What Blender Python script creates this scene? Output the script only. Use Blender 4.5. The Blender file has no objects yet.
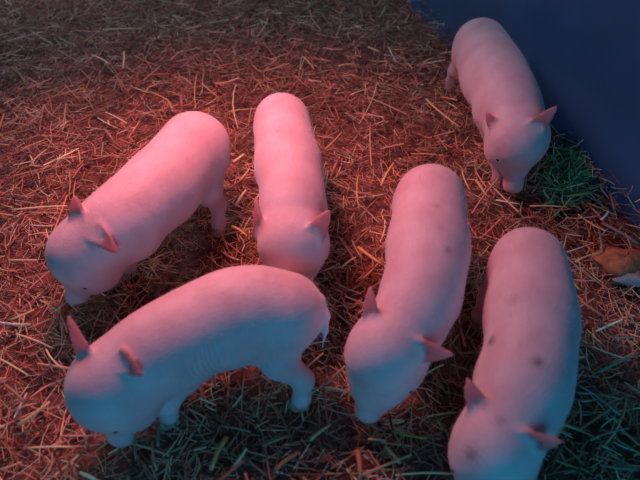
import bpy, math, random
import numpy as np
from mathutils import Vector, Matrix
from mathutils.bvhtree import BVHTree

random.seed(7)
rng = np.random.default_rng(11)
scene = bpy.context.scene
col = scene.collection

# ------------------------------------------------------------------ camera
CAM_H, PITCH, FOC = 0.85, math.radians(47.0), 554.0
cam_data = bpy.data.cameras.new('camera')
cam = bpy.data.objects.new('camera', cam_data)
col.objects.link(cam)
cam.location = (0, 0, CAM_H)
cam.rotation_euler = (math.pi / 2 - PITCH, 0, 0)
cam_data.sensor_fit = 'HORIZONTAL'
cam_data.sensor_width = 36.0
cam_data.lens = FOC / 640.0 * 36.0
cam_data.clip_start = 0.02
cam_data.dof.use_dof = True
cam_data.dof.focus_distance = 1.15
cam_data.dof.aperture_fstop = 3.4
scene.camera = cam

# ------------------------------------------------------------------ world and light
world = bpy.data.worlds.new('barn_ambient')
scene.world = world
world.use_nodes = True
bg = world.node_tree.nodes['Background']
bg.inputs['Color'].default_value = (0.26, 0.38, 0.66, 1)
bg.inputs['Strength'].default_value = 0.035

def add_light(name, kind, loc, target, energy, color):
    d = bpy.data.lights.new(name, kind)
    o = bpy.data.objects.new(name, d)
    col.objects.link(o)
    o.location = loc
    o.rotation_euler = (Vector(target) - Vector(loc)).to_track_quat('-Z', 'Y').to_euler()
    d.energy = energy
    d.color = color
    return o

# the red heat lamp hanging over the pen (just above the frame)
LAMP = (-0.28, 1.05, 0.90)
heat = add_light('heat_lamp_light', 'SPOT', LAMP, (-0.22, 0.82, 0), 40.0, (1.0, 0.25, 0.285))
heat.data.spot_size = math.radians(109)
heat.data.spot_blend = 1.0
heat.data.shadow_soft_size = 0.11
# cold daylight from the barn door behind the photographer
door = add_light('door_daylight', 'AREA', (0.15, -1.9, 1.1), (0.0, 0.7, 0.1), 25.0, (0.03, 0.46, 0.86))
door.data.shape = 'RECTANGLE'
door.data.size, door.data.size_y = 1.5, 1.7

# added cool fill from the back left, lifting the wall and far piglet
back_fill = add_light('back_fill_light', 'AREA', (-1.4, 2.9, 1.8), (0.3, 1.2, 0.1), 22.0, (0.68, 0.74, 1.0))
back_fill.data.shape = 'RECTANGLE'
back_fill.data.size, back_fill.data.size_y = 0.9, 0.7

scene.view_settings.view_transform = 'Standard'
scene.view_settings.look = 'None'
scene.view_settings.exposure = 0.0
scene.view_settings.gamma = 1.0
scene.view_settings.use_curve_mapping = False

# ------------------------------------------------------------------ helpers
CP, SP = math.cos(PITCH), math.sin(PITCH)

def at(px, py, z):
    """point at height z seen at pixel (px, py)"""
    v = (py - 240.0) / FOC
    dep = (CAM_H - z) / (SP + v * CP)
    return np.array([(px - 320.0) / FOC * dep, dep * (CP - v * SP), z])

def depth_of(p):
    return p[1] * CP + (CAM_H - p[2]) * SP

def unit(v):
    v = np.asarray(v, float)
    return v / (np.linalg.norm(v) + 1e-12)

def tag(o, label=None, cat=None, group=None, kind=None):
    if label: o['label'] = label
    if cat: o['category'] = cat
    if group: o['group'] = group
    if kind: o['kind'] = kind
    return o

def mesh_obj(name, verts, faces, mat, parent=None, smooth=True):
    me = bpy.data.meshes.new(name)
    me.from_pydata([tuple(v) for v in verts], [], [tuple(f) for f in faces])
    me.update()
    if smooth:
        me.polygons.foreach_set('use_smooth', [True] * len(me.polygons))
    me.materials.append(mat)
    o = bpy.data.objects.new(name, me)
    col.objects.link(o)
    if parent: o.parent = parent
    return o

# ------------------------------------------------------------------ materials
def new_mat(name):
    m = bpy.data.materials.new(name)
    m.use_nodes = True
    nt = m.node_tree
    return m, nt, nt.nodes['Principled BSDF']

def N(nt, kind, **kw):
    n = nt.nodes.new(kind)
    for k, v in kw.items():
        setattr(n, k, v)
    return n

def skin_material():
    m, nt, b = new_mat('piglet_skin')
    L = nt.links.new
    tc = N(nt, 'ShaderNodeTexCoord')
    n1 = N(nt, 'ShaderNodeTexNoise'); n1.inputs['Scale'].default_value = 22; n1.inputs['Detail'].default_value = 4
    L(tc.outputs['Object'], n1.inputs['Vector'])
    ramp = N(nt, 'ShaderNodeValToRGB')
    ramp.color_ramp.elements[0].position = 0.3; ramp.color_ramp.elements[0].color = (0.70, 0.47, 0.49, 1)
    ramp.color_ramp.elements[1].position = 0.7; ramp.color_ramp.elements[1].color = (0.80, 0.62, 0.63, 1)
    L(n1.outputs['Fac'], ramp.inputs['Fac'])
    a1 = N(nt, 'ShaderNodeAttribute', attribute_name='pink')
    mx = N(nt, 'ShaderNodeMix', data_type='RGBA')
    L(a1.outputs['Fac'], mx.inputs['Factor']); L(ramp.outputs['Color'], mx.inputs['A'])
    mx.inputs['B'].default_value = (0.72, 0.27, 0.27, 1)
    a2 = N(nt, 'ShaderNodeAttribute', attribute_name='spot')
    mx2 = N(nt, 'ShaderNodeMix', data_type='RGBA')
    L(a2.outputs['Fac'], mx2.inputs['Factor']); L(mx.outputs['Result'], mx2.inputs['A'])
    mx2.inputs['B'].default_value = (0.13, 0.07, 0.07, 1)
    L(mx2.outputs['Result'], b.inputs['Base Color'])
    b.inputs['Roughness'].default_value = 0.55
    b.inputs['Specular IOR Level'].default_value = 0.3
    b.inputs['Subsurface Weight'].default_value = 0.12
    b.inputs['Subsurface Radius'].default_value = (0.9, 0.35, 0.25)
    b.inputs['Subsurface Scale'].default_value = 0.012
    b.inputs['Sheen Weight'].default_value = 0.25
    b.inputs['Sheen Roughness'].default_value = 0.5
    ea = N(nt, 'ShaderNodeAttribute', attribute_name='ear')
    tl = N(nt, 'ShaderNodeBsdfTranslucent'); tl.inputs['Color'].default_value = (0.95, 0.45, 0.42, 1)
    em = N(nt, 'ShaderNodeMath', operation='MULTIPLY'); L(ea.outputs['Fac'], em.inputs[0]); em.inputs[1].default_value = 0.6
    ms = N(nt, 'ShaderNodeMixShader')
    L(em.outputs[0], ms.inputs['Fac']); L(b.outputs[0], ms.inputs[1]); L(tl.outputs[0], ms.inputs[2])
    L(ms.outputs[0], nt.nodes['Material Output'].inputs['Surface'])
    # fine bristly skin and, where marked, crosswise folds
    n2 = N(nt, 'ShaderNodeTexNoise'); n2.inputs['Scale'].default_value = 260; n2.inputs['Detail'].default_value = 2
    L(tc.outputs['Object'], n2.inputs['Vector'])
    al = N(nt, 'ShaderNodeAttribute', attribute_name='along')
    wr = N(nt, 'ShaderNodeAttribute', attribute_name='fold')
    n3 = N(nt, 'ShaderNodeTexNoise'); n3.inputs['Scale'].default_value = 16
    L(tc.outputs['Object'], n3.inputs['Vector'])
    ad = N(nt, 'ShaderNodeMath', operation='MULTIPLY_ADD')
    L(n3.outputs['Fac'], ad.inputs[0]); ad.inputs[1].default_value = 0.035; L(al.outputs['Fac'], ad.inputs[2])
    mu = N(nt, 'ShaderNodeMath', operation='MULTIPLY'); L(ad.outputs[0], mu.inputs[0]); mu.inputs[1].default_value = 820.0
    sn = N(nt, 'ShaderNodeMath', operation='SINE'); L(mu.outputs[0], sn.inputs[0])
    m2 = N(nt, 'ShaderNodeMath', operation='MULTIPLY'); L(sn.outputs[0], m2.inputs[0]); L(wr.outputs['Fac'], m2.inputs[1])
    sm = N(nt, 'ShaderNodeMath', operation='MULTIPLY_ADD')
    L(n2.outputs['Fac'], sm.inputs[0]); sm.inputs[1].default_value = 0.3; L(m2.outputs[0], sm.inputs[2])
    bp = N(nt, 'ShaderNodeBump'); bp.inputs['Strength'].default_value = 0.8; bp.inputs['Distance'].default_value = 0.0022
    L(sm.outputs[0], bp.inputs['Height']); L(bp.outputs['Normal'], b.inputs['Normal'])
    return m

def straw_material(name='straw', rough=0.5):
    m, nt, b = new_mat(name)
    a = N(nt, 'ShaderNodeAttribute', attribute_name='tone')
    nt.links.new(a.outputs['Color'], b.inputs['Base Color'])
    b.inputs['Roughness'].default_value = rough
    b.inputs['Specular IOR Level'].default_value = 0.4
    return m

def plain_material(name, c, rough=0.6, noise=0.0, scale=30.0, bump=0.0):
    m, nt, b = new_mat(name)
    b.inputs['Roughness'].default_value = rough
    tc = N(nt, 'ShaderNodeTexCoord')
    n = N(nt, 'ShaderNodeTexNoise'); n.inputs['Scale'].default_value = scale; n.inputs['Detail'].default_value = 6
    nt.links.new(tc.outputs['Object'], n.inputs['Vector'])
    r = N(nt, 'ShaderNodeValToRGB')
    r.color_ramp.elements[0].position = 0.3; r.color_ramp.elements[1].position = 0.7
    r.color_ramp.elements[0].color = tuple(x * (1 - noise) for x in c) + (1,)
    r.color_ramp.elements[1].color = tuple(min(1, x * (1 + noise)) for x in c) + (1,)
    nt.links.new(n.outputs['Fac'], r.inputs['Fac']); nt.links.new(r.outputs['Color'], b.inputs['Base Color'])
    if bump:
        bp = N(nt, 'ShaderNodeBump'); bp.inputs['Distance'].default_value = bump
        nt.links.new(n.outputs['Fac'], bp.inputs['Height']); nt.links.new(bp.outputs['Normal'], b.inputs['Normal'])
    return m

SKIN = skin_material()
STRAW = straw_material()
EYE = plain_material('dark_eye', (0.012, 0.010, 0.012), 0.15)
HOOF = plain_material('pale_horn', (0.50, 0.36, 0.30), 0.5, 0.2, 60)
SOIL = plain_material('trodden_litter', (0.20, 0.085, 0.060), 0.95, 0.6, 55, 0.012)
NAVY = plain_material('navy_board', (0.050, 0.125, 0.250), 0.55, 0.12, 6, 0.001)

# ------------------------------------------------------------------ the setting
def ground_z(x, y):
    return (0.010 * np.sin(3.1 * x + 1.3) * np.cos(2.7 * y + 0.4) + 0.006 * np.sin(9.0 * x + 2 * y)
            * np.cos(7.0 * y - 1.0) - 0.012)

gx = np.linspace(-2.6, 2.6, 105); gy = np.linspace(-1.0, 4.2, 105)
GX, GY = np.meshgrid(gx, gy)
GZ = ground_z(GX, GY)
gv = np.stack([GX, GY, GZ], -1).reshape(-1, 3)
nxg = len(gx)
gf = [(j * nxg + i, j * nxg + i + 1, (j + 1) * nxg + i + 1, (j + 1) * nxg + i)
      for j in range(len(gy) - 1) for i in range(nxg - 1)]
floor = mesh_obj('floor', gv, gf, SOIL)
tag(floor, 'dark trodden litter floor under the straw', 'floor', kind='structure')

# the navy pen wall: foot line from (0.30, 1.95) to (0.686, 0.83)
WP, WD = np.array([0.30, 1.95]), unit([0.386, -1.12])
WN = np.array([-WD[1], WD[0]]) * -1.0
if WN[0] > 0: WN = -WN            # points to the pigs

def wall_side(x, y):
    """distance from the wall face, positive on the pigs' side"""
    return (x - WP[0]) * WN[0] + (y - WP[1]) * WN[1]

def wall_panel():
    bm = []
    t0, t1, th, hz = -2.2, 2.4, 0.03, 1.3
    vs = []
    for t in (t0, t1):
        for off in (0, -th):
            for z in (-0.05, hz):
                p = WP + WD * t + WN * off
                vs.append((p[0], p[1], z))
    fs = [(0, 1, 3, 2), (4, 6, 7, 5), (0, 4, 5, 1), (2, 3, 7, 6), (1, 5, 7, 3), (0, 2, 6, 4)]
    o = mesh_obj('wall_right', vs, fs, NAVY, smooth=False)
    bv = o.modifiers.new('edge', 'BEVEL'); bv.width = 0.004; bv.segments = 2
    return tag(o, 'plain dark navy pen wall at the upper right', 'wall', kind='structure')
wall_panel()

# ------------------------------------------------------------------ straw
PAL = np.array([(0.90, 0.48, 0.28), (0.70, 0.29, 0.18), (0.30, 0.11, 0.07), (0.97, 0.80, 0.46),
                (0.55, 0.41, 0.23), (0.80, 0.34, 0.26)])
PW = np.array([0.24, 0.22, 0.20, 0.13, 0.09, 0.12])

def strands(P, D, Lh, W, bend, tones, flat=0.45, nseg=3, up=None):
    """many straws as one mesh: P centre, D unit direction, Lh half length, W half width. 3-sided tubes"""
    n = len(P)
    upv = np.tile(np.array([0, 0, 1.0]), (n, 1)) if up is None else up
    S = np.cross(D, upv); S /= (np.linalg.norm(S, axis=1, keepdims=True) + 1e-9)
    U = np.cross(S, D)
    B = rng.normal(size=(n, 1)) * S + 0.4 * np.abs(rng.normal(size=(n, 1))) * U
    ts = np.linspace(-1, 1, nseg + 1)
    V = []
    prof = [(-1, 0), (1, 0), (0, 1.0)]
    for t in ts:
        c = P + D * (Lh * t)[:, None] + B * (bend * Lh * (t * t - 0.4))[:, None]
        taper = 1.0 - 0.25 * abs(t)
        for a, h in prof:
            V.append(c + S * (a * W * taper)[:, None] + U * (h * 2 * flat * W * taper)[:, None])
    V = np.stack(V, 1)                       # n, (nseg+1)*3, 3
    k = (nseg + 1) * 3
    F = []
    for s in range(nseg):
        for q in range(3):
            r = (q + 1) % 3
            F.append((s * 3 + q, s * 3 + r, s * 3 + 3 + r, s * 3 + 3 + q))
    F = np.array(F)
    base = (np.arange(n) * k)[:, None, None]
    faces = (F[None] + base).reshape(-1, 4)
    return V.reshape(-1, 3), faces, np.repeat(tones, k, axis=0)

def fast_mesh(name, V, F, tones, mat, parent=None):
    me = bpy.data.meshes.new(name)
    me.vertices.add(len(V)); me.vertices.foreach_set('co', V.astype(np.float32).ravel())
    me.loops.add(F.size); me.loops.foreach_set('vertex_index', F.astype(np.int32).ravel())
    me.polygons.add(len(F))
    w = F.shape[1]
    me.polygons.foreach_set('loop_start', np.arange(0, F.size, w, dtype=np.int32))
    me.polygons.foreach_set('loop_total', np.full(len(F), w, dtype=np.int32))
    me.update(calc_edges=True)
    at_ = me.attributes.new('tone', 'FLOAT_COLOR', 'POINT')
    c4 = np.concatenate([tones, np.ones((len(tones), 1))], 1).astype(np.float32)
    at_.data.foreach_set('color', c4.ravel())
    me.materials.append(mat)
    o = bpy.data.objects.new(name, me)
    col.objects.link(o)
    if parent: o.parent = parent
    return o

def pick_tones(n, pw=PW, jitter=0.34):
    i = rng.choice(len(PAL), n, p=pw / pw.sum())
    return np.clip(PAL[i] * (1 + jitter * rng.normal(size=(n, 1))), 0.02, 0.95)

def scatter_xy(n):
    # uniform over the ground the camera can see, plus a margin
    out = []
    while sum(len(a) for a in out) < n:
        y = rng.uniform(-0.25, 2.9, n); x = rng.uniform(-2.2, 2.2, n)
        keep = (np.abs(x) < 0.75 + 0.62 * y)
        keep &= (np.abs(x) < 0.36 + 0.62 * y) & (y > 0.1) | (rng.uniform(size=n) < 0.6)
        keep &= (wall_side(x, y) > 0.004)
        # denser where it shows larger
        keep &= rng.uniform(size=n) < np.clip(1.25 - 0.35 * y, 0.45, 1)
        out.append(np.stack([x, y], 1)[keep])
    return np.concatenate(out)[:n]

def damp(x, y):
    # darker, wetter patches trodden into the straw
    f = (np.sin(17 * x + 5 * np.sin(6 * y)) * np.cos(15 * y + 4 * np.sin(7 * x)) + 0.7 * np.sin(41 * x + 23 * y + 3 * np.sin(19 * y - 8 * x)))
    return np.clip(0.96 + 0.28 * f, 0.42, 1.3)

def clump(x, y):
    return 0.010 * np.clip(np.sin(23 * x + 4 * np.sin(9 * y)) * np.cos(21 * y + 3 * np.sin(12 * x)), -0.3, 1)

def random_straw(n, lmin, lmax, wmin, wmax, ztop, tilt, bend, pw=PW):
    xy = scatter_xy(n)
    ang = rng.uniform(0, 2 * math.pi, n)
    tl = rng.normal(size=n) * tilt
    D = np.stack([np.cos(ang) * np.cos(tl), np.sin(ang) * np.cos(tl), np.sin(tl)], 1)
    Lh = rng.uniform(lmin, lmax, n) * rng.uniform(0.6, 1.2, n) / 2
    W = rng.uniform(wmin, wmax, n) / 2
    # keep the ends on this side of the wall
    ws = wall_side(xy[:, 0], xy[:, 1])
    dn = np.abs(D[:, 0] * WN[0] + D[:, 1] * WN[1])
    Lh = np.minimum(Lh, np.maximum(ws / (dn + 1e-3), 0.004))
    bank = 0.045 * np.exp(-(ws / 0.09) ** 2)
    z = ground_z(xy[:, 0], xy[:, 1]) + clump(xy[:, 0], xy[:, 1]) + rng.uniform(0.002, 1, n) ** 1.3 * (ztop + bank) + np.abs(np.sin(tl)) * Lh * 0.7
    P = np.stack([xy[:, 0], xy[:, 1], z], 1)
    return strands(P, D, Lh, W, bend, pick_tones(n, pw) * damp(xy[:, 0], xy[:, 1])[:, None])

parts = [random_straw(42000, 0.015, 0.050, 0.0009, 0.0024, 0.028, 0.34, 0.12),
         random_straw(9000, 0.025, 0.075, 0.0020, 0.0045, 0.034, 0.28, 0.08),
         random_straw(1250, 0.05, 0.11, 0.0032, 0.0065, 0.040, 0.18, 0.05)]
V, F, T, off = [], [], [], 0
for v, f, t in parts:
    V.append(v); F.append(f + off); T.append(t); off += len(v)
bedding = fast_mesh('straw_bedding', np.concatenate(V), np.concatenate(F), np.concatenate(T), STRAW)
tag(bedding, 'brown chopped straw bedding spread over the whole pen floor', 'straw', kind='stuff')

# stalks that can be picked out one by one: (x0, y0, x1, y1, width m, tone index or colour)
PALE, TAN, GREY, GRN, GLINT = (0.90, 0.74, 0.40), (0.74, 0.52, 0.23), (0.34, 0.30, 0.24), (0.22, 0.36, 0.10), (0.88, 0.88, 0.90)
BRN = (0.40, 0.24, 0.13)
STALKS = [
 (368,47,380,52,.005,PALE),(384,55,409,61,.006,GREY),(338,66,354,64,.006,TAN),(424,62,434,58,.005,TAN),
 (377,82,359,124,.002,PALE),(426,99,460,127,.006,TAN),
 (236,84,238,128,.003,PALE),(302,56,314,69,.004,TAN),(231,111,261,109,.003,TAN),(103,30,142,29,.007,TAN),(90,22,135,17,.006,BRN),
 (92,55,109,64,.005,PALE),(124,52,123,68,.005,PALE),(28,126,44,111,.005,GREY),(60,127,67,122,.005,PALE),(202,83,217,96,.003,TAN),
 (206,105,219,96,.003,TAN),(197,75,196,109,.0025,TAN),(11,67,26,86,.005,BRN),(184,30,202,26,.006,TAN),(0,37,26,27,.007,BRN),
 (116,75,122,88,.004,BRN),(12,210,67,206,.004,PALE),(28,212,59,213,.003,TAN),(30,225,53,226,.003,PALE),(8,260,37,260,.003,PALE),
 (69,171,69,194,.002,TAN),(53,160,78,156,.003,PALE),(31,163,47,149,.004,TAN),(0,359,28,375,.003,PALE),(18,425,50,402,.006,TAN),
 (28,448,73,447,.003,PALE),(46,349,62,368,.003,PALE),(5,385,24,402,.005,BRN),(0,470,22,462,.003,TAN),(224,426,251,432,.003,GREY),
 (227,437,211,470,.007,TAN),(159,424,158,446,.005,GREY),(136,430,136,459,.003,GREY),(152,441,157,470,.0035,TAN),(325,387,346,391,.003,PALE),
 (259,382,257,415,.002,TAN),(262,446,287,436,.005,BRN),(310,440,330,425,.005,TAN),(275,470,300,452,.006,BRN),(368,439,386,441,.003,TAN),
 (385,446,400,463,.005,TAN),(392,431,427,438,.003,GRN),(357,450,360,479,.008,BRN),(395,475,455,474,.003,PALE),(434,415,449,437,.003,GRN),
 (577,384,620,415,.0045,GREY),(598,372,639,353,.004,GREY),(613,338,639,337,.003,GREY),(342,267,356,257,.004,PALE),(358,247,383,265,.007,TAN),
 (325,149,342,132,.003,TAN),(358,176,359,209,.0025,TAN),(381,186,394,163,.005,TAN),(362,258,352,240,.003,TAN),(371,320,386,306,.005,PALE),  # last stalk paler, standing in for the lamp's warm hotspot
 (530,206,567,207,.004,TAN),(566,196,589,192,.007,GRN),(602,223,638,244,.008,GREY),(610,192,615,213,.005,GREY),(599,229,602,250,.005,GREY),
 (575,262,602,252,.003,TAN),(580,300,606,318,.005,BRN),(590,440,630,428,.003,GREY),(600,465,639,470,.003,GREY),(236,205,246,190,.006,PALE),  # pale tone of the last stalk puts the lamp's hotspot into its colour
 (232,226,247,236,.005,TAN),(233,162,244,154,.006,PALE),(240,180,250,168,.004,TAN),(140,330,128,312,.003,TAN),(470,190,462,170,.004,TAN),
 (476,180,487,196,.006,TAN),(496,200,520,204,.004,PALE),(350,95,372,88,.004,TAN),(270,60,292,52,.003,TAN),(150,92,172,104,.003,TAN),
 (170,60,186,48,.003,TAN),(60,95,84,88,.003,TAN),(20,150,44,140,.003,TAN),(40,300,60,312,.003,TAN),(10,320,34,310,.004,TAN),(601,220,609,211,.005,GLINT)]  # the last stalk's white is a glint on glossy straw, painted in

def stalk_mesh(name, a, b, width, tone):
    """one straw with a little bend: a five sided tube with a slit hollow end, about 40 triangles"""
    mid = (a + b) / 2
    d = unit(b - a); s = unit(np.cross(d, (0, 0, 1.0))); u = np.cross(s, d)
    L = np.linalg.norm(b - a)
    amp = random.uniform(-0.05, 0.05) * L
    vs, fs = [], []
    nseg, ns = 4, 5
    for i in range(nseg + 1):
        t = i / nseg
        c = a + (b - a) * t + s * amp * (4 * t * (1 - t)) + u * 0.02 * L * 4 * t * (1 - t)
        w = width / 2 * (1.0 - 0.22 * t)
        for k in range(ns):
            an = 2 * math.pi * k / ns
            vs.append(c - mid + s * w * math.cos(an) + u * w * 0.6 * math.sin(an))
    for i in range(nseg):
        for k in range(ns):
            k2 = (k + 1) % ns
            fs.append((i * ns + k, i * ns + k2, (i + 1) * ns + k2, (i + 1) * ns + k))
    fs.append(tuple(range(ns))[::-1]); fs.append(tuple(nseg * ns + k for k in range(ns)))
    o = mesh_obj(name, vs, fs, STRAW, bedding)
    a_ = o.data.attributes.new('tone', 'FLOAT_COLOR', 'POINT')
    c4 = np.tile(np.array(list(tone) + [1.0], dtype=np.float32), (len(vs), 1))
    a_.data.foreach_set('color', c4.ravel())
    o.location = mid
    return o

for (x0, y0, x1, y1, w, tone) in STALKS:
    z0 = 0.036 + random.uniform(-0.004, 0.006)
    stalk_mesh('straw_stalk', at(x0, y0, z0), at(x1, y1, z0 + random.uniform(0, 0.01)), w * 1.2, tone)

# ------------------------------------------------------------------ piglets: implicit body, meshed with surface nets
def surface_nets(val, org, h):
    nx, ny, nz = val.shape
    neg = val < 0
    c = [(i, j, k) for i in (0, 1) for j in (0, 1) for k in (0, 1)]
    cnt = sum(neg[i:nx - 1 + i, j:ny - 1 + j, k:nz - 1 + k].astype(np.int8) for i, j, k in c)
    act = (cnt > 0) & (cnt < 8)
    idx = np.argwhere(act)
    vid = np.full(act.shape, -1, np.int64)
    vid[act] = np.arange(len(idx))
    acc = np.zeros((len(idx), 3)); num = np.zeros(len(idx))
    for a in c:
        for ax in range(3):
            if a[ax]: continue
            b = list(a); b[ax] = 1
            va = val[idx[:, 0] + a[0], idx[:, 1] + a[1], idx[:, 2] + a[2]]
            vb = val[idx[:, 0] + b[0], idx[:, 1] + b[1], idx[:, 2] + b[2]]
            m = (va < 0) != (vb < 0)
            t = np.where(m, va / np.where(m, va - vb, 1), 0)
            p = np.tile(np.array(a, float), (len(idx), 1)); p[:, ax] += t
            acc += p * m[:, None]; num += m
    V = (idx + acc / num[:, None]) * h + org
    F = []
    for ax in range(3):
        o1, o2 = (ax + 1) % 3, (ax + 2) % 3
        sl0 = [slice(None)] * 3; sl1 = [slice(None)] * 3
        sl0[ax] = slice(0, -1); sl1[ax] = slice(1, None)
        d0, d1 = neg[tuple(sl0)], neg[tuple(sl1)]
        e = np.argwhere(d0 != d1)
        e = e[(e[:, o1] > 0) & (e[:, o2] > 0) & (e[:, o1] < val.shape[o1] - 1) & (e[:, o2] < val.shape[o2] - 1)]
        q = []
        for s1, s2 in ((1, 1), (0, 1), (0, 0), (1, 0)):
            ee = e.copy(); ee[:, o1] -= s1; ee[:, o2] -= s2
            q.append(vid[ee[:, 0], ee[:, 1], ee[:, 2]])
        q = np.stack(q, 1)
        flip = ~d0[e[:, 0], e[:, 1], e[:, 2]]
        q[flip] = q[flip][:, ::-1]
        F.append(q)
    return V, np.concatenate(F)

def smin(a, b, k):
    hh = np.maximum(k - np.abs(a - b), 0) / k
    return np.minimum(a, b) - hh * hh * k * 0.25

def cone(P, a, b, ra, rb):
    a = np.asarray(a, np.float32); b = np.asarray(b, np.float32)
    ba = b - a
    pa = P - a
    t = np.clip((pa @ ba) / max(float(ba @ ba), 1e-9), 0, 1)
    d = np.sqrt(((pa - t[..., None] * ba) ** 2).sum(-1))
    return d - (ra + (rb - ra) * t)

def ball(P, c, r):
    return np.sqrt(((P - np.asarray(c, np.float32)) ** 2).sum(-1)) - r

def ear_sdf(P, base, tip, nrm, w, thick=0.0028, cup=0.22):
    base = np.asarray(base, float); tip = np.asarray(tip, float)
    L = np.linalg.norm(tip - base); u = (tip - base) / L
    n = np.asarray(nrm, float); n = unit(n - u * (n @ u)); s = np.cross(u, n)
    q = P - base.astype(np.float32)
    a = q @ u.astype(np.float32); b = q @ s.astype(np.float32); c = q @ n.astype(np.float32)
    t = np.clip(a / L, 0, 1)
    half = w * (1 - t ** 1.5) ** 0.72                        # leaf outline with a blunt tip
    half = np.maximum(half, 0.002)
    c = c - cup * (b * b) / w + 0.10 * L * t * t             # cupped, curling at the tip
    d2 = np.maximum(np.abs(b) - half, np.maximum(-a - 0.01, a - L))
    dn = np.abs(c) - (thick + 0.0012 * (1 - t))
    return -smin(-d2, -dn, 0.004)

def make_piglet(spec):
    name = 'piglet'
    ch = spec['spine']                                        # rump ... neck, (px, py, z, r px)
    C = [at(x, y, z) for x, y, z, r in ch]
    R = [r * depth_of(c) / FOC for c, (x, y, z, r) in zip(C, ch)]
    hx, hy, hz, hr = spec['head']; HC = at(hx, hy, hz); HR = hr * depth_of(HC) / FOC
    sx, sy, sz = spec['snout']; SN = at(sx, sy, sz)
    fwd_h = unit((C[2] - C[0]) * (1, 1, 0)); fwd_s = unit((C[-1] - C[-3]) * (1, 1, 0))
    lat = lambda f: np.array([f[1], -f[0], 0.0])              # to the pig's right
    allp = np.array(C + [HC, SN])
    feet = spec.get('feet', {})
    # legs
    legs = {}
    for side, sg in (('r', 1), ('l', -1)):
        hip = C[0] + lat(fwd_h) * sg * R[0] * 0.44 + fwd_h * 0.012; hip[2] = C[0][2] - 0.020
        hoof = at(*feet['h' + side]) if 'h' + side in feet else hip * (1, 1, 0) + lat(fwd_h) * sg * 0.006 - fwd_h * 0.012
        hoof = np.array([hoof[0], hoof[1], 0.004])
        stifle = hip * 0.55 + hoof * 0.45 + fwd_h * 0.016; stifle[2] = 0.098
        hock = hip * 0.22 + hoof * 0.78 - fwd_h * 0.010; hock[2] = 0.058
        legs['h' + side] = [(hip, R[0] * 0.53), (stifle, 0.028), (hock, 0.0165), (hoof + (0, 0, 0.018), 0.0135), (hoof + (0, 0, 0.010), 0.0135)]
        sh = C[-2] + lat(fwd_s) * sg * R[-2] * 0.42 - fwd_s * 0.002; sh[2] = C[-2][2] - 0.022
        hoof = at(*feet['f' + side]) if 'f' + side in feet else sh * (1, 1, 0) + lat(fwd_s) * sg * 0.004 + fwd_s * 0.006
        hoof = np.array([hoof[0], hoof[1], 0.004])
        elbow = sh * 0.6 + hoof * 0.4 - fwd_s * 0.012; elbow[2] = 0.100
        wrist = sh * 0.25 + hoof * 0.75 + fwd_s * 0.008; wrist[2] = 0.052
        legs['f' + side] = [(sh, R[-2] * 0.54), (elbow, 0.024), (wrist, 0.0165), (hoof + (0, 0, 0.020), 0.0135), (hoof + (0, 0, 0.010), 0.0135)]
    pts = np.concatenate([allp, np.array([l[-1][0] for l in legs.values()])])
    lo = pts.min(0) - 0.095; hi = pts.max(0) + 0.095
    lo[2] = -0.012; hi[2] = max(c[2] + r for c, r in zip(C, R)) + 0.05
    h = 0.0036
    n = np.ceil((hi - lo) / h).astype(int)
    ax = [np.arange(n[i], dtype=np.float32) * h + np.float32(lo[i]) for i in range(3)]
    P = np.stack(np.meshgrid(*ax, indexing='ij'), -1)

    # trunk
    ctl = np.array([np.append(c, r) for c, r in zip(C, R)] + [np.append(HC, HR * 0.97)])
    ext = np.concatenate([[2 * ctl[0] - ctl[1]], ctl, [2 * ctl[-1] - ctl[-2]]])
    line = []
    for i in range(1, len(ext) - 2):                          # Catmull-Rom through the spine
        p0, p1, p2, p3 = ext[i - 1:i + 3]
        for t in np.arange(4) / 4.0:
            line.append(0.5 * (2 * p1 + (p2 - p0) * t + (2 * p0 - 5 * p1 + 4 * p2 - p3) * t * t + (3 * p1 - p0 - 3 * p2 + p3) * t ** 3))
    line.append(ext[-2])
    d = cone(P, line[0][:3], line[1][:3], line[0][3], line[1][3])
    for a, b in zip(line[1:-1], line[2:]):
        d = smin(d, cone(P, a[:3], b[:3], a[3], b[3]), 0.0005)
    belly = (C[2] + C[1]) / 2 - np.array([0, 0, 0.012]); d = smin(d, ball(P, belly, R[2] * 0.93), 0.03)
    # legs
    for key, l in legs.items():
        dl = cone(P, l[0][0], l[1][0], l[0][1], l[1][1])
        for i in range(1, len(l) - 1):
            dl = smin(dl, cone(P, l[i][0], l[i + 1][0], l[i][1], l[i + 1][1]), 0.012)
        d = smin(d, dl, 0.022)
    # head
    ax_h = unit(SN - HC)
    up_h = fwd_s * 0.75 + np.array([0, 0, 0.65]); up_h = unit(up_h - ax_h * (up_h @ ax_h))
    lat_h = np.cross(ax_h, up_h)
    Lh = np.linalg.norm(SN - HC)
    d = smin(d, ball(P, HC, HR), 0.02)
    for sg in (-1, 1):
        d = smin(d, ball(P, HC + ax_h * 0.30 * Lh + lat_h * sg * HR * 0.42 - up_h * HR * 0.28, HR * 0.58), 0.025)   # cheeks
    mf = spec.get('mz', 0.56)
    mz = HC + ax_h * Lh * 0.55 - up_h * 0.002
    d = smin(d, cone(P, HC + ax_h * 0.2 * Lh, mz, HR * (0.50 + 0.55 * mf), HR * mf), 0.025)
    d = smin(d, cone(P, mz, SN - ax_h * 0.012, HR * mf, 0.0185), 0.016)
    d = smin(d, cone(P, SN - ax_h * 0.010, SN - ax_h * 0.004, 0.0228, 0.0222), 0.004)       # snout disc
    d = np.maximum(d, -((P - SN.astype(np.float32)) @ (-ax_h).astype(np.float32)) - 0.010)    # flat end
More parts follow.
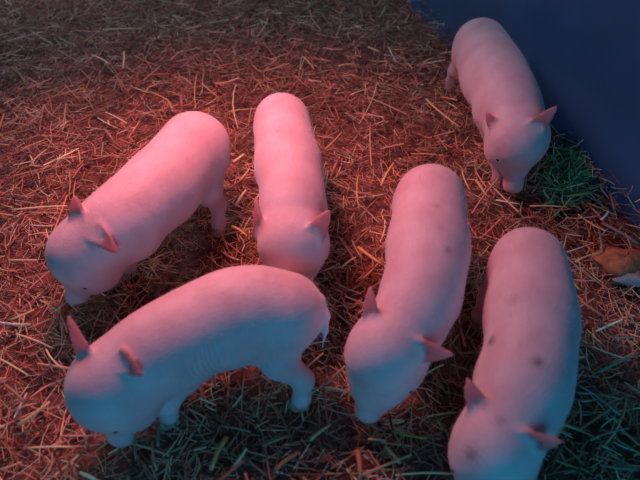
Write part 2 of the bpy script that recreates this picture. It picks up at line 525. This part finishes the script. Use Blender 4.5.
    for sg in (-1, 1):
        d = np.maximum(d, -ball(P, SN + ax_h * 0.008 + lat_h * sg * 0.008, 0.0052))            # nostrils
        eye_dir = unit(ax_h * 0.42 + lat_h * sg * 0.78 + up_h * 0.42)
    # ears
    ear_pts = []
    eye0 = np.array([0, 0, CAM_H])
    d0 = d.copy()
    for (bx, by, tx, ty, dt, nv, w) in spec['ears']:
        dr = unit(at(bx, by, 0.1) - eye0)
        dist = np.arange(0.35, 1.9, 0.001)
        ray = eye0 + dist[:, None] * dr
        ii = np.round((ray - lo) / h).astype(int)
        ok = ((ii >= 0) & (ii < np.array(d0.shape))).all(1)
        vals = np.full(len(dist), 9.0); vals[ok] = d0[ii[ok, 0], ii[ok, 1], ii[ok, 2]]
        k = int(np.argmax(vals < 0)) if (vals < 0).any() else int(np.argmin(vals))
        b = ray[k]
        # the tip lies on its own line of sight, dt metres nearer (or farther) than the root of the ear
        t = eye0 + unit(at(tx, ty, 0.1) - eye0) * (dist[k] - dt)
        b = b - unit(t - b) * 0.006
        nv = np.array(nv, float)
        ear_pts.append((b, t, nv, w))
        d = smin(d, ear_sdf(P, b, t, nv, w), 0.007)
        d = np.maximum(d, -ball(P, b + unit(t - b) * 0.010 + unit(nv) * 0.006, 0.0042))
    # tail: a short curl
    back = -fwd_h
    tb = C[0] + back * R[0] * 0.93 + np.array([0, 0, R[0] * 0.35])
    if 'tail' in spec:
        tp = [tb] + [at(*q) for q in spec['tail']]
    else:
        tp = [tb, tb + back * 0.012 + np.array([0, 0, -0.012]), tb + back * 0.010 + lat(fwd_h) * 0.006 + np.array([0, 0, -0.035]),
              tb + back * 0.004 + np.array([0, 0, -0.055])]
    for i in range(len(tp) - 1):
        d = smin(d, cone(P, tp[i], tp[i + 1], 0.0050 - i * 0.0009, 0.0042 - i * 0.0009), 0.008)

    V, F = surface_nets(d, lo, h)
    # relax the mesh a little (keeps volume: Taubin)
    e = np.concatenate([F[:, [0, 1]], F[:, [1, 2]], F[:, [2, 3]], F[:, [3, 0]]]); e = np.concatenate([e, e[:, ::-1]])
    deg = np.bincount(e[:, 0], minlength=len(V))[:, None].astype(float)
    for lam in (0.5, -0.52) * 2:
        s = np.stack([np.bincount(e[:, 0], weights=V[e[:, 1], k], minlength=len(V)) for k in range(3)], 1)
        V = V + lam * (s / deg - V)

    # the root stands at the body's middle, on the ground
    org = (C[0] + C[-1]) / 2 * (1, 1, 0)
    root = bpy.data.objects.new(name, None); root.empty_display_size = 0.05
    col.objects.link(root); root.location = org
    tag(root, spec['label'], 'piglet', 'pink piglets rooting in the straw')
    me = bpy.data.meshes.new('body')
    Vl = V - org
    me.vertices.add(len(V)); me.vertices.foreach_set('co', Vl.astype(np.float32).ravel())
    me.loops.add(F.size); me.loops.foreach_set('vertex_index', F.astype(np.int32).ravel())
    me.polygons.add(len(F))
    me.polygons.foreach_set('loop_start', np.arange(0, F.size, 4, dtype=np.int32))
    me.polygons.foreach_set('loop_total', np.full(len(F), 4, dtype=np.int32))
    me.update(calc_edges=True); me.validate()
    me.polygons.foreach_set('use_smooth', np.ones(len(me.polygons), bool))
    me.materials.append(SKIN)
    body = bpy.data.objects.new('body', me); col.objects.link(body); body.parent = root

    # skin colouring: pink ears and snout, small dark stains, flank folds
    vi = np.clip(np.round((V - lo) / h).astype(int), 0, np.array(d0.shape) - 1)
    free = np.clip((d0[vi[:, 0], vi[:, 1], vi[:, 2]] - 0.003) / 0.006, 0, 1)      # how far the ear stands clear of the head
    pink = np.zeros(len(V)); ear = np.zeros(len(V))
    for b, t, nv, w in ear_pts:
        u = unit(t - b); q = V - b
        a = q @ u; L = np.linalg.norm(t - b); r = np.linalg.norm(q - a[:, None] * u, axis=1)
        onear = free * (a > -0.012) * (a < L + 0.01) * (r < w * 1.3)
        ear = np.maximum(ear, onear)
        nn = unit(nv - u * (nv @ u))
        inside = np.clip(0.4 + (q @ nn) / 0.006, 0.15, 1)
        pink = np.maximum(pink, np.clip((a + 0.008) / 0.012, 0, 1) * onear * 0.5 * inside)
    pink = np.maximum(pink, 0.65 * np.exp(-(np.linalg.norm(V - SN, axis=1) / 0.022) ** 2))
    bvh = BVHTree.FromPolygons([tuple(v) for v in V], [tuple(f) for f in F])
    for (px, py, rr, amt) in spec.get('pinks', []):  # red patches beside the ears: lamp-lit and translucent red painted into the skin
        o = Vector((0, 0, CAM_H)); dr = Vector(at(px, py, 0.1)) - o
        hit = bvh.ray_cast(o, dr.normalized())[0]
        if hit: pink = np.maximum(pink, amt * np.exp(-(np.linalg.norm(V - np.array(hit), axis=1) / rr) ** 2))
    spot = np.zeros(len(V))
    for (px, py, rr, amt) in spec.get('spots', []):
        o = Vector((0, 0, CAM_H)); dr = Vector(at(px, py, 0.1)) - o
        hit = bvh.ray_cast(o, dr.normalized())[0]
        if hit:
            q = V - np.array(hit)
            wob = 1 + 0.35 * np.sin(q[:, 0] * 900) * np.cos(q[:, 1] * 700)
            spot = np.maximum(spot, amt * np.exp(-(np.linalg.norm(q, axis=1) * wob / rr) ** 2))
    A = C[0]; B = C[-1]; axis = unit(B - A)
    along = (V - A) @ axis
    fold = np.zeros(len(V))
    if spec.get('folds'):
        tt = along / np.linalg.norm(B - A)
        fold = spec['folds'] * np.exp(-((tt - 0.52) / 0.26) ** 2) * np.clip((0.195 - V[:, 2]) / 0.04, 0, 1)
    for nm, arr in (('pink', pink), ('ear', ear), ('spot', spot), ('along', along), ('fold', fold)):
        a_ = me.attributes.new(nm, 'FLOAT', 'POINT'); a_.data.foreach_set('value', arr.astype(np.float32))

    # short pale bristles
    nb = 2600
    fi = rng.choice(len(F), nb)
    p0 = V[F[fi]].mean(1)
    nrm = np.cross(V[F[fi, 2]] - V[F[fi, 0]], V[F[fi, 3]] - V[F[fi, 1]]); nrm /= (np.linalg.norm(nrm, axis=1, keepdims=True) + 1e-12)
    keep = p0[:, 2] > 0.07; p0, nrm = p0[keep], nrm[keep]
    tail_dir = -axis - np.array([0, 0, 0.3])
    dirb = nrm * 0.55 + tail_dir * 0.8 + rng.normal(size=p0.shape) * 0.22
    dirb /= np.linalg.norm(dirb, axis=1, keepdims=True)
    Lb = rng.uniform(0.004, 0.009, len(p0))
    Vb, Fb, Tb = strands(p0 + dirb * (Lb / 2)[:, None] - org, dirb, Lb / 2, np.full(len(p0), 0.00013), 0.2,
                         np.tile([[0.82, 0.66, 0.62]], (len(p0), 1)), nseg=1, up=nrm)
    bo = fast_mesh('bristles', Vb, Fb, Tb, STRAW, root); bo['kind'] = 'stuff'
    # eyes
    for sg in (-1, 1):
        dr = unit(ax_h * 0.42 + lat_h * sg * 0.80 + up_h * 0.38)
        st = HC + ax_h * 0.08 * Lh
        far = st + dr * 0.3
        hit = bvh.ray_cast(Vector(far), Vector(-dr))[0]
        if hit is None: continue
        p = np.array(hit) - dr * 0.0036
        uv_ball('eye', p - org, dr, 0.0052, 0.0050, EYE, root)
    # cloven hooves
    for key, l in legs.items():
        hf = fwd_h if key[0] == 'h' else fwd_s
        hoof_mesh(l[-1][0] * (1, 1, 0) + np.array([0, 0, 0.0]) - org, hf, root)
    return root

def uv_ball(name, c, axis, r, ra, mat, parent):
    vs, fs = [], []
    a = unit(axis); s = unit(np.cross(a, (0.1, 0.2, 1))); u = np.cross(s, a)
    nr, ns = 6, 10
    for i in range(nr + 1):
        th = math.pi * i / nr
        for k in range(ns):
            ph = 2 * math.pi * k / ns
            vs.append(a * ra * math.cos(th) + (s * math.cos(ph) + u * math.sin(ph)) * r * math.sin(th))
    for i in range(nr):
        for k in range(ns):
            k2 = (k + 1) % ns
            fs.append((i * ns + k, (i + 1) * ns + k, (i + 1) * ns + k2, i * ns + k2))
    o = mesh_obj(name, vs, fs, mat, parent)
    o.location = c
    return o

def hoof_mesh(c, f, parent):
    """two small toes side by side, flat underneath, pointed in front"""
    f = unit(f); s = np.array([f[1], -f[0], 0.0]); z = np.array([0, 0, 1.0])
    vs, fs = [], []
    for sg in (-1, 1):
        b0 = len(vs)
        for zz, k in ((0.0, 1.0), (0.010, 0.9), (0.020, 0.72)):
            for (x, y) in ((0.024 * k, 0.002), (0.014 * k, 0.011 * k + 0.002), (-0.010 * k, 0.011 * k + 0.002), (-0.013 * k, 0.002), (0, 0.0015)):
                vs.append(f * x + s * sg * y + z * zz)
        for r in range(2):
            for k in range(5):
                k2 = (k + 1) % 5
                q = (b0 + r * 5 + k, b0 + r * 5 + k2, b0 + r * 5 + 5 + k2, b0 + r * 5 + 5 + k)
                fs.append(q if sg > 0 else q[::-1])
        fs.append(tuple(b0 + k for k in range(5))); fs.append(tuple(b0 + 10 + k for k in range(5)))
    o = mesh_obj('hoof', vs, fs, HOOF, parent, smooth=False)
    o.location = c
    return o

CF = (0.0, -0.72, 0.69)          # towards the barn door and up
PIGS = [
 dict(label='pink piglet at the left, head down, a dark eye and blue-lit snout showing',
      spine=[(195,147,.165,35),(172,174,.17,36),(150,197,.168,38),(122,222,.16,39),(104,236,.15,37)],
      head=(86,252,.130,34), snout=(77,296,.035), mz=.5,
      ears=[(78,215,73,195,.010,(-.25,-.7,.5),.017), (101,236,117,254,.022,(.1,-.75,.5),.017)],
      feet=dict(hl=(220,230,0), fl=(112,284,0)), pinks=[(112,245,.016,.45)]),
 dict(label='pink piglet in the middle, seen from above, its head behind another piglet\'s back',
      spine=[(282,121,.165,27.5),(286,150,.17,31),(291,180,.17,32.5),(293,206,.165,33),(293,224,.155,32)],
      head=(293,242,.145,33), snout=(302,286,.045),
      ears=[(260,229,254,199,.012,(-.6,-.6,.5),.014), (316,232,330,210,.014,(.1,-.75,.6),.019)],
      spots=[(277,131,.003,.5)], pinks=[(264,228,.012,.5)]),
 dict(label='piglet standing sideways in front at the lower left, pink back and blue-lit flank',
      spine=[(284,312,.150,41),(250,311,.152,46),(212,323,.150,46),(172,343,.150,46),(142,361,.145,44)],
      head=(113,385,.130,42), snout=(122,434,.035), mz=.48,
      ears=[(86,354,64,316,.008,(-.3,-.7,.5),.015), (126,362,141,377,.020,(.2,-.8,.4),.015)],
      feet=dict(hl=(302,404,0), fl=(172,420,0)), tail=[(327,316,.155),(326,330,.14),(322,348,.12)], folds=0.55),
 dict(label='piglet right of the middle, nose turned to the left, right ear sticking out sideways',
      spine=[(430,199,.165,35),(429,230,.17,38.5),(427,262,.17,40),(421,292,.165,40),(408,322,.155,39)],
      head=(388,350,.140,38), snout=(368,411,.035), mz=.72,
      ears=[(371,316,369,285,.012,(-.45,-.6,.6),.014), (423,350,453,356,.014,(.1,-.75,.55),.018)],
      spots=[(448,250,.006,.45),(437,206,.005,.35),(441,228,.005,.25)], pinks=[(382,308,.012,.5)]),
 dict(label='large piglet in front at the lower right with small dark stains on its back',
      spine=[(528,263,.165,36),(531,300,.17,42),(531,338,.17,43.5),(524,382,.165,46),(512,415,.155,43)],
      head=(494,447,.140,39), snout=(484,522,.035), mz=.7,
      ears=[(478,406,466,378,.012,(-.35,-.65,.6),.016), (532,440,563,444,.014,(.1,-.75,.55),.016)],
      feet=dict(hr=(478,322,0)),
      spots=[(491,341,.008,.75),(538,362,.007,.7),(514,300,.009,.35),(471,455,.010,.6),(500,421,.007,.4)], pinks=[(485,397,.018,.5)]),
 dict(label='small pale piglet at the top right beside the navy wall, one pointed ear raised',
      spine=[(480,46,.165,26.5),(489,65,.17,30),(500,86,.17,31.5),(508,105,.165,32),(514,121,.155,30)],
      head=(518,137,.145,28.5), snout=(513,186,.035), mz=.45,
      ears=[(538,124,558,107,.012,(.1,-.8,.5),.019), (494,124,485,112,.008,(-.6,-.6,.4),.015)],
      feet=dict(hr=(450,88,0), fr=(497,182,0))),
]
for s in PIGS:
    make_piglet(s)

# ------------------------------------------------------------------ green hay by the wall
def hay_clump():
    n = 420
    c = rng.normal(size=(n, 2)) * (11, 12) + (560, 178)
    c[:, 0] = np.where(c[:, 0] < 545, 1110 - c[:, 0] + 2, c[:, 0]); c[:, 0] = np.clip(c[:, 0], 545, 590)
    P, keep = [], []
    for (x, y) in c:
        p = at(x, y, 0.03); p[2] = 0.012 + 0.05 * rng.uniform() ** 1.2
        P.append(p)
    P = np.array(P)
    ang = rng.normal(size=n) * 0.8 + 0.5; tl = rng.normal(size=n) * 0.5
    D = np.stack([np.cos(ang) * np.cos(tl), np.sin(ang) * np.cos(tl), np.sin(tl)], 1)
    Lh = rng.uniform(0.015, 0.04, n)
    ws = wall_side(P[:, 0], P[:, 1])
    P[:, :2] += WN * np.maximum(0.01 - ws, 0)[:, None]
    ws = np.maximum(ws, 0.01)
    dn = np.abs(D[:, 0] * WN[0] + D[:, 1] * WN[1])
    Lh = np.minimum(Lh, 0.9 * ws / (dn + 1e-3))
    pal = np.array([(0.27, 0.33, 0.13), (0.40, 0.45, 0.19), (0.16, 0.19, 0.09), (0.60, 0.60, 0.30)])
    T = pal[rng.integers(0, 4, n)] * (1 + 0.2 * rng.normal(size=(n, 1)))
    V, F, T = strands(P, D, Lh, rng.uniform(0.0012, 0.003, n), 0.5, np.clip(T, 0.02, 1), nseg=4)
    o = fast_mesh('green_hay', V, F, T, STRAW)
    tag(o, 'tuft of fresh green hay at the foot of the navy wall', 'hay', kind='stuff')
hay_clump()

# ------------------------------------------------------------------ orange scrap half buried at the right edge
def scrap():
    c = at(624, 264, 0.035)
    root = bpy.data.objects.new('food_scrap', None); col.objects.link(root); root.location = (c[0], c[1], 0.0)
    tag(root, 'orange-brown scrap with a whitish lower edge, half buried in straw at right', 'scrap')
    def lump(name, cx, cy, cz, rx, ry, rz, mat, seed):
        r2 = np.random.default_rng(seed)
        ph = r2.uniform(0, 6.28, 6)
        vs, fs = [], []
        nr, ns = 12, 20
        for i in range(nr + 1):
            th = math.pi * i / nr
            for k in range(ns):
                f = 2 * math.pi * k / ns
                w = 1 + 0.10 * math.sin(3 * f + ph[0]) * math.sin(th) + 0.08 * math.sin(5 * f + ph[1] + 3 * th) + 0.06 * math.sin(7 * th + ph[2])
                vs.append((cx + rx * w * math.sin(th) * math.cos(f), cy + ry * w * math.sin(th) * math.sin(f), cz + rz * w * math.cos(th)))
        for i in range(nr):
            for k in range(ns):
                k2 = (k + 1) % ns
                fs.append((i * ns + k, (i + 1) * ns + k, (i + 1) * ns + k2, i * ns + k2))
        return mesh_obj(name, vs, fs, mat, root)
    lump('crust', 0, 0.008, 0.032, 0.054, 0.034, 0.022, plain_material('orange_crust', (0.50, 0.17, 0.07), 0.7, 0.35, 70, 0.003), 3)
    o = lump('pale_flesh', 0.016, -0.030, 0.026, 0.040, 0.016, 0.014, plain_material('pale_flesh', (0.42, 0.41, 0.38), 0.8, 0.2, 90, 0.003), 5)
    o['label'] = 'whitish torn lower edge'
scrap()
